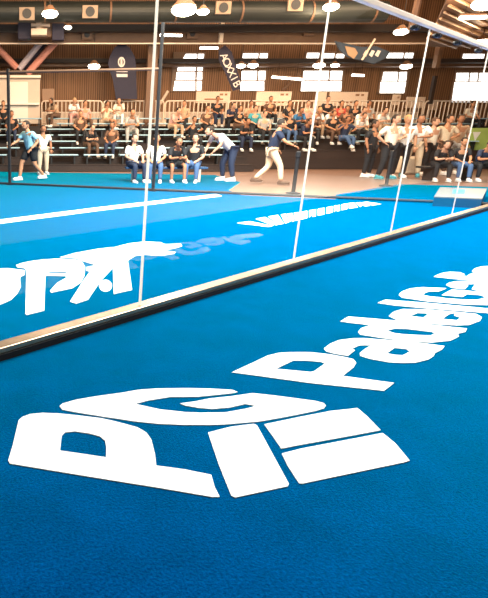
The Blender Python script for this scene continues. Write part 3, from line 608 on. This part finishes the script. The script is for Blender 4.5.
def proto(pose, shorts, female):
    key = (pose, shorts, female)
    if key in PC: return PC[key]
    p = POSES[pose]; k = .9 if female else 1.0; out = {}
    # body
    V = [p['pel'], lerp(p['pel'], p['che'], .5), p['che'], p['nek'], lerp(p['nek'], p['hed'], .6)]
    Rr = [.125, .115 * k, .135 * k, .055, .055]; E = [(0, 1), (1, 2), (2, 3), (3, 4)]
    for s in (0, 1):
        b = len(V); V += [p['sh'][s], lerp(p['sh'][s], p['el'][s], .5), p['el'][s], lerp(p['el'][s], p['ha'][s], .5), p['ha'][s]]; Rr += [.062 * k, .05 * k, .04, .038, .026]
        E += [(2, b), (b, b + 1), (b + 1, b + 2), (b + 2, b + 3), (b + 3, b + 4)]
    for s in (0, 1):
        b = len(V); V += [p['hp'][s], lerp(p['hp'][s], p['kn'][s], .5), p['kn'][s], lerp(p['kn'][s], p['an'][s], .35), p['an'][s], V3(p['an'][s]) + Vector((0, -.14, -.035))]; Rr += [.085, .078, .056, .055, .036, .033]
        E += [(0, b), (b, b + 1), (b + 1, b + 2), (b + 2, b + 3), (b + 3, b + 4), (b + 4, b + 5)]
    me = skin_mesh(V, E, Rr); bm = bmesh.new(); bm.from_mesh(me)
    hd = V3(p['hed'])
    ell(bm, hd, (.078, .095, .118), 14); ell(bm, hd + Vector((0, -.03, -.06)), (.055, .06, .055), 10)          # skull and jaw
    ell(bm, hd + Vector((0, -.1, -.015)), (.013, .022, .022), 8)                                              # nose
    for s in (-1, 1):
        ell(bm, hd + Vector((s * .08, .005, -.01)), (.012, .022, .032), 8)                                    # ears
        ell(bm, hd + Vector((s * .03, -.085, .01)), (.012, .008, .008), 6, mi=1)                               # eyes
    ell(bm, hd + Vector((0, -.088, -.06)), (.024, .008, .007), 6, mi=2)                                       # mouth
    for s in (0, 1):                                                                                          # hands: palm + fingers
        h = V3(p['ha'][s]); d = (h - V3(p['el'][s])).normalized(); side = d.cross(Vector((0, 0, 1)));
        side = side.normalized() if side.length > .1 else Vector((1, 0, 0)); dn = d.cross(side).normalized()
        if dn.z > 0: dn = -dn
        pc = h + d * .045
        Rm = Matrix((side, d, dn)).transposed().to_4x4()
        ell(bm, pc, (.04, .05, .018), 8, rot=Rm)
        for q, ln in zip((-.03, -.01, .01, .03), (.06, .075, .07, .055)):
            a = pc + d * .035 + side * q; m_ = a + d * ln * .55 + dn * .006; e = m_ + d * ln * .35 + dn * ln * .4
            tube(bm, a, m_, .0095, .0085, seg=6); tube(bm, m_, e, .0085, .007, seg=6)
        a = pc - d * .02 + side * (-.032 if s else .032); e = a + side * (-.035 if s else .035) + d * .035; tube(bm, a, e, .011, .009, seg=6); tube(bm, e, e + d * .03, .009, .008, seg=6)
    me2 = bpy.data.meshes.new('body'); bm.to_mesh(me2); bm.free(); bpy.data.meshes.remove(me)
    me2.materials.clear()
    for _ in range(3): me2.materials.append(None)
    out['body'] = me2
    # shirt
    V = [lerp(p['pel'], p['che'], -.12), lerp(p['pel'], p['che'], .5), p['che'], lerp(p['che'], p['nek'], .72)]; Rr = [.155, .148 * k, .165 * k, .075]; E = [(0, 1), (1, 2), (2, 3)]
    for s in (0, 1):
        b = len(V); V += [p['sh'][s], lerp(p['sh'][s], p['el'][s], .45), lerp(p['sh'][s], p['el'][s], .8)]; Rr += [.085 * k, .072 * k, .066]; E += [(2, b), (b, b + 1), (b + 1, b + 2)]
    out['shirt'] = skin_mesh(V, E, Rr, 1)
    V = [lerp(p['pel'], p['che'], .05)]; Rr = [.12]; E = []
    for s in (0, 1):
        b = len(V); V += [p['hp'][s], lerp(p['hp'][s], p['kn'][s], .5)]; Rr += [.108, .1]; E += [(0, b), (b, b + 1)]
        if shorts: V += [lerp(p['hp'][s], p['kn'][s], .85)]; Rr += [.095]; E += [(b + 1, b + 2)]
        else: V += [p['kn'][s], lerp(p['kn'][s], p['an'][s], .5), lerp(p['kn'][s], p['an'][s], .93)]; Rr += [.077, .068, .056]; E += [(b + 1, b + 2), (b + 2, b + 3), (b + 3, b + 4)]
    out['shorts' if shorts else 'trousers'] = skin_mesh(V, E, Rr, 0)
    for s in (0, 1):
        bm = bmesh.new(); a = V3(p['an'][s]); ell(bm, a + Vector((0, -.06, -.03)), (.05, .15, .05), 12); ell(bm, a + Vector((0, .01, -.0)), (.048, .058, .06), 10)
        box(bm, a + Vector((0, -.06, -.066)), (.09, .27, .02), bev=.008); m_ = bpy.data.meshes.new('shoe'); bm.to_mesh(m_); bm.free(); out['shoe%d' % s] = m_
    bm = bmesh.new(); ell(bm, hd + Vector((0, .018, .03)), (.088, .098, .108), 14)
    dl = [v for v in bm.verts if v.co.y < hd.y - .045 and v.co.z < hd.z + .055 or v.co.z < hd.z - (.13 if female else .045)]
    bmesh.ops.delete(bm, geom=dl, context='VERTS')
    if female: ell(bm, hd + Vector((0, .075, -.09)), (.07, .05, .12), 10)
    m_ = bpy.data.meshes.new('hair'); bm.to_mesh(m_); bm.free(); out['hair'] = m_
    for kx, m_ in out.items():
        for f in m_.polygons: f.use_smooth = True
        if not m_.materials: m_.materials.append(None)
    PC[key] = out
    return out
COL = dict(white=(.85, .8, .75), grey=(.42, .38, .35), black=(.012, .012, .015), navy=(.015, .025, .06), sky=(.32, .62, .72), beige=(.72, .55, .38), tan=(.5, .32, .2), red=(.5, .06, .04), blue=(.03, .16, .35), teal=(.05, .3, .35), brown=(.12, .06, .035), cream=(.85, .72, .58), pink=(.7, .38, .32), jeans=(.06, .12, .25), lime=(.4, .5, .15), blond=(.5, .3, .12), dark=(.03, .018, .012))
SK = [mat('skin_a', (.55, .25, .13), .6), mat('skin_b', (.4, .17, .085), .6), mat('skin_c', (.62, .32, .2), .6)]
EYE = mat('eye_dark', (.02, .015, .012), .4); LIP = mat('lip', (.45, .13, .1), .5)
def cl(c): return mat('cloth_' + c, COL[c], .8, var=.12, scale=10)
cnt = [0]
def person(x, y, z, pose, top, bot, label, rz=0, shorts=False, female=False, hair='dark', shoes='white', sc=1.0, wide=1.0, group=None):
    pr = proto(pose, shorts, female); sk = SK[cnt[0] % 3]; cnt[0] += 1
    t = empty('person', (x, y, z), label, 'person', group, rz); t.scale = (sc * wide, sc * wide, sc)
    for k, me in pr.items():
        o = bpy.data.objects.new('shoe' if k.startswith('shoe') else k, me); C.objects.link(o); o.parent = t
        ms = {'body': (sk, EYE, LIP), 'shirt': (cl(top),), 'shorts': (cl(bot),), 'trousers': (cl(bot),), 'hair': (cl(hair),)}.get(k, (cl(shoes),))
        for i, m_ in enumerate(ms): o.material_slots[i].link = 'OBJECT'; o.material_slots[i].material = m_
    return t
def stand(u, v, pose, top, bot, label, **k):
    k.setdefault('wide', 1.15); x, y = G(u, v); return person(x, y, .0, pose, top, bot, label, **k)
R90 = math.pi / 2
# foreground-of-background figures
stand(31, 180, 'walk', 'sky', 'black', 'person in a light blue tee and dark shorts walking left past the stand', rz=-.9, shorts=True, sc=1.06, wide=1.25)
stand(43, 174.5, 'stand', 'white', 'beige', 'person in a white top half hidden behind the one in light blue', rz=.3, female=True, sc=1.0, wide=1.2)
stand(224, 181, 'lean', 'white', 'navy', 'person in a white tee bending forward in front of the stand', rz=-R90 + .25, sc=1.12)
stand(268, 184, 'walk', 'navy', 'beige', 'person in a navy tee and beige trousers stepping across the pale floor', rz=R90 - .2, shoes='brown', sc=1.06)
stand(366, 177, 'stand', 'black', 'black', 'person all in black standing with back turned beside the upper stand', rz=.5, sc=1.08)
stand(384, 179, 'akimbo', 'cream', 'black', 'person in a cream top and black trousers standing behind the belt post', rz=.2, sc=1.16, shoes='teal')
stand(397, 178, 'stand', 'white', 'black', 'person in a white tee and black trousers just right of the belt post', rz=-.2, sc=1.16, hair='blond')
stand(409, 177, 'akimbo', 'white', 'beige', 'person in a white tee and beige trousers in the standing group', rz=-.5, sc=1.18, shoes='teal')
stand(424, 175.5, 'stand', 'cream', 'black', 'person in a cream top in the middle of the standing group', rz=.4, sc=1.14, hair='brown')
stand(437, 175, 'akimbo', 'beige', 'brown', 'person in a beige top with brown trousers at the right of the group', rz=.1, sc=1.2, female=True)
stand(449, 174, 'stand', 'tan', 'grey', 'tallest person in tan at the right end of the standing group', rz=-.3, sc=1.22)
# seated on the long bench at right
bx = at(465, 180, YBN).x
for dx, tp_, bt_, lab, ps in ((-.95, 'black', 'black', 'person in black seated at the left end of the long bench', 'sit_lean'), (-.3, 'black', 'jeans', 'person in black with jeans seated mid bench', 'sit'), (.35, 'navy', 'black', 'person in a navy top seated on the long bench at the right', 'sit_lean'), (1.0, 'brown', 'navy', 'person in brown seated at the right end of the long bench', 'sit')):
    person(bx + dx, YBN + .02, .0, ps, tp_, bt_, lab, rz=random.uniform(-.4, .4))
# front row sitters on the tiers
YPB = 16.9
t = empty('bench', ((168 - PX) / 555 * YPB, YPB, 0), 'navy players bench beyond the side fence right of the left glass joint', 'bench')
bm = bmesh.new(); box(bm, (0, 0, .42), (2.5, .4, .06), bev=.01); obj('seat_plank', bm, mat('navy_plank', (.02, .07, .16), .5), t)
for s in (-1, 1): bm = bmesh.new(); box(bm, (s * 1.0, 0, .195), (.08, .36, .39)); obj('leg', bm, BAR, t)
def seated(u, row, top, bot, label, pose='sit', z_off=0, **k):
    if row < 0: y, z1 = YPB, .01
    else: y0, z1, _, _ = tiers[row]; y = y0 + .5
    k.setdefault('sc', 1.12); x = (u - PX) / 555.0 * y
    return person(x, y, z1 - .05, pose, top, bot, label, **k)
S = [
 (4, 5, 'black', 'black', 'person in black seated at the far left on the sixth tier', 'sit', {}),
 (57, 6, 'tan', 'brown', 'dark haired person in tan turned sideways at the top left of the stand', 'sit_lean', dict(female=True, rz=-.9)),
 (72, 6, 'white', 'pink', 'person in white hunched on the topmost tier left of the arched banner', 'sit_lean', dict(rz=.2, hair='blond')),
 (84, 5, 'pink', 'brown', 'person in pink seated just below the hunched one in white', 'sit', dict(rz=.3)),
 (105, 5, 'beige', 'tan', 'person in beige reaching left on the tier under the arched banner', 'sit_wave', dict(rz=.7, shorts=True)),
 (118, 6, 'cream', 'white', 'person in cream on the topmost tier under the arched banner', 'sit_lean', dict(rz=-.2)),
 (80, 3, 'brown', 'black', 'person in brown seated low in the left stand', 'sit', dict()),
 (12, 3, 'black', 'navy', 'person in black seated behind the walker in light blue', 'sit', dict()),
 (88, 1, 'black', 'brown', 'person in black seated low below the arched banner', 'sit_lean', dict(rz=.4)),
 (130, 3, 'grey', 'grey', 'large person in grey seated left of the bright glass joint', 'sit_lean', dict(sc=1.25)),
 (112, 1, 'brown', 'navy', 'person in brown with navy trousers seated low near the bright glass joint', 'sit', dict(rz=-.3)),
 (134, -1, 'white', 'navy', 'person in white with navy trousers seated at the left end of the players bench', 'sit', dict(rz=.3, female=True)),
 (157, -1, 'white', 'jeans', 'person in a white top seated on the navy players bench right of the glass joint', 'sit', dict(rz=-.2, female=True)),
 (175, -1, 'black', 'black', 'person in black and shorts with white shoes on the navy players bench', 'sit_lean', dict(rz=.1, shorts=True)),
 (171, 4, 'pink', 'tan', 'person in pink seated high right of the bright glass joint', 'sit_lean', dict(rz=.5)),
 (182, 5, 'tan', 'black', 'person in tan seated high under the tall arched window', 'sit', dict(rz=-.4)),
 (192, 2, 'black', 'black', 'person in black seated mid stand under the wide board', 'sit_wave', dict(rz=.2)),
 (196, -1, 'black', 'jeans', 'person in black with jeans seated left of the bending one', 'sit', dict(rz=-.4)),
 (205, 4, 'brown', 'black', 'person in brown seated above the bending person', 'sit', dict()),
 (214, 6, 'black', 'navy', 'person in black on the topmost tier below the lettered banner', 'sit', dict()),
 (228, 5, 'navy', 'black', 'person in navy high on the stand below the lettered banner', 'sit_lean', dict()),
 (236, 4, 'black', 'brown', 'person in black seated between the bending person and the one in navy', 'sit', dict(rz=.5)),
 (247, 5, 'tan', 'black', 'person in tan seated left of the plain white panel', 'sit', dict()),
 (252, 4, 'teal', 'black', 'person in teal seated behind the navy tee walker', 'sit', dict()),
 (285, 5, 'black', 'black', 'person in black in front of the plain white panel', 'sit', dict(female=True)),
 (294, 4, 'blue', 'navy', 'person in blue seated below the plain white panel', 'sit_lean', dict()),
 (303, 5, 'pink', 'brown', 'person in pink seated left of the middle glass joint', 'sit', dict()),
 (312, 4, 'white', 'tan', 'person in white left of the two white tops under the middle joint', 'sit_lean', dict(hair='blond')),
 (323, 4, 'white', 'tan', 'person in white bending forward right of the middle joint', 'sit_lean', dict(rz=.3)),
 (322, 6, 'black', 'black', 'person in black high up right of the middle joint', 'sit', dict()),
 (336, 5, 'red', 'black', 'person in a red top seated on the sixth tier', 'sit', dict()),
 (343, 4, 'brown', 'tan', 'person in brown seated between two people in white', 'sit', dict(rz=-.4)),
 (355, 4, 'white', 'beige', 'person in white seated left of the person all in black', 'sit_lean', dict(hair='brown')),
 (350, 5, 'black', 'black', 'person in black seated below the parasol', 'sit', dict()),
 (363, 5, 'grey', 'black', 'person in grey seated under the right edge of the parasol', 'sit', dict()),
 (376, 4, 'white', 'tan', 'person in white seated behind the standing group', 'sit_lean', dict()),
 (266, 6, 'brown', 'black', 'person in brown on the topmost tier left of the plain panel', 'sit', dict()),
 (243, 2, 'black', 'navy', 'person in black seated low between the bending person and the walker in navy', 'sit_lean', {}),
 (262, 3, 'grey', 'black', 'person in grey seated low right behind the walker in navy', 'sit', {}),
 (287, 3, 'black', 'jeans', 'person in black with jeans seated left of the first belt post', 'sit', {}),
 (301, 2, 'navy', 'black', 'person in navy seated low right of the first belt post', 'sit_lean', dict(rz=.3)),
 (311, 3, 'brown', 'black', 'person in brown seated low left of the middle glass joint foot', 'sit_lean', dict(rz=-.3)),
 (330, 3, 'black', 'brown', 'person in black seated low in front of the red top', 'sit', {}),
 (344, 2, 'navy', 'jeans', 'person in navy seated low left of the standing group', 'sit_wave', {}),
 (356, 3, 'white', 'black', 'person in white with black trousers seated just left of the one standing in black', 'sit_lean', {}),
 (465, 5, 'cream', 'black', 'person in cream seated high at the right edge of the stand', 'sit', dict()),
]
for u, row, a, b, lab, ps, kw in S: seated(u, row, a, b, lab, ps, **kw)

bm = bmesh.new(); box(bm, (38.1, 10, 4.2), (.2, 45, 8.6)); struct('wall_right', bm, WALL)
bm = bmesh.new(); box(bm, (8, -11.1, 4.2), (60, .2, 8.6)); struct('wall_front', bm, mat('dark_hall_wall', (.09, .05, .03), .8, var=.3, scale=1))
# ---------------------------------------------------------------- lights
def area(loc, size, power, col, aim=None, sy=None):
    d = bpy.data.lights.new('area', 'AREA'); d.energy = power; d.color = col; d.size = size
    if sy: d.shape = 'RECTANGLE'; d.size_y = sy
    o = bpy.data.objects.new('fill_and_lamp_light', d); C.objects.link(o); o.location = loc
    if aim is not None: o.rotation_euler = (Vector(aim) - Vector(loc)).to_track_quat('-Z', 'Y').to_euler()
    o['kind'] = 'structure'
    return o
area((4, 10.3, 7.0), 5, 2900, (.97, 1, .93), (4, 10.5, 0), 5)  # unseen area lights added over the court to brighten its turf
area((8.5, 7, 7.0), 3, 600, (.97, 1, .93), (7.5, 7.5, 0), 3)
area((10, 22, 8.4), 14, 1500, (1, .68, .42), (9, 26, 1.0), 3)  # wide unseen fills added for the hall's ceiling lamps, no fixtures
area((1, 19, 8.4), 8, 1000, (1, .7, .44), (2, 26, 1.5), 3)
area((14, 15, 8), 6, 500, (1, .76, .54), (12, 18, 0), 4)
def bulb(u, v, Y, power, dz=-.45):
    d = bpy.data.lights.new('lamp_light', 'POINT'); d.energy = power; d.color = (1, .74, .46); d.shadow_soft_size = .2
    o = bpy.data.objects.new('fill_and_lamp_light', d); C.objects.link(o); o.location = at(u, v, Y) + Vector((0, -.1, dz)); o['kind'] = 'structure'
bulb(486, 4, 17.4, 200); bulb(184, 10, 20, 200); bulb(50, 14, 22, 90); bulb(331, 7, 25, 90); bulb(482, 42, 22.5, 80)
w = bpy.data.worlds.new('World'); bpy.context.scene.world = w; w.use_nodes = True
w.node_tree.nodes['Background'].inputs[0].default_value = (1, .87, .74, 1); w.node_tree.nodes['Background'].inputs[1].default_value = .27

# ---------------------------------------------------------------- camera
cd = bpy.data.cameras.new('camera'); cam = bpy.data.objects.new('camera', cd); C.objects.link(cam)
cam.location = (0, 0, H); cam.rotation_euler = (math.pi / 2 - PITCH, 0, 0)
cd.sensor_fit = 'VERTICAL'; cd.sensor_height = 36; cd.sensor_width = 36; cd.lens = F / 598 * 36
cd.shift_x = (244 - PX) / 598; cd.shift_y = -(299 - PY) / 598
cd.clip_end = 200; cd.clip_start = .05
sc = bpy.context.scene; sc.camera = cam
sc.view_settings.view_transform = 'Standard'; sc.view_settings.look = 'None'; sc.view_settings.gamma = 1; sc.view_settings.exposure = .65
sc.view_settings.use_curve_mapping = False
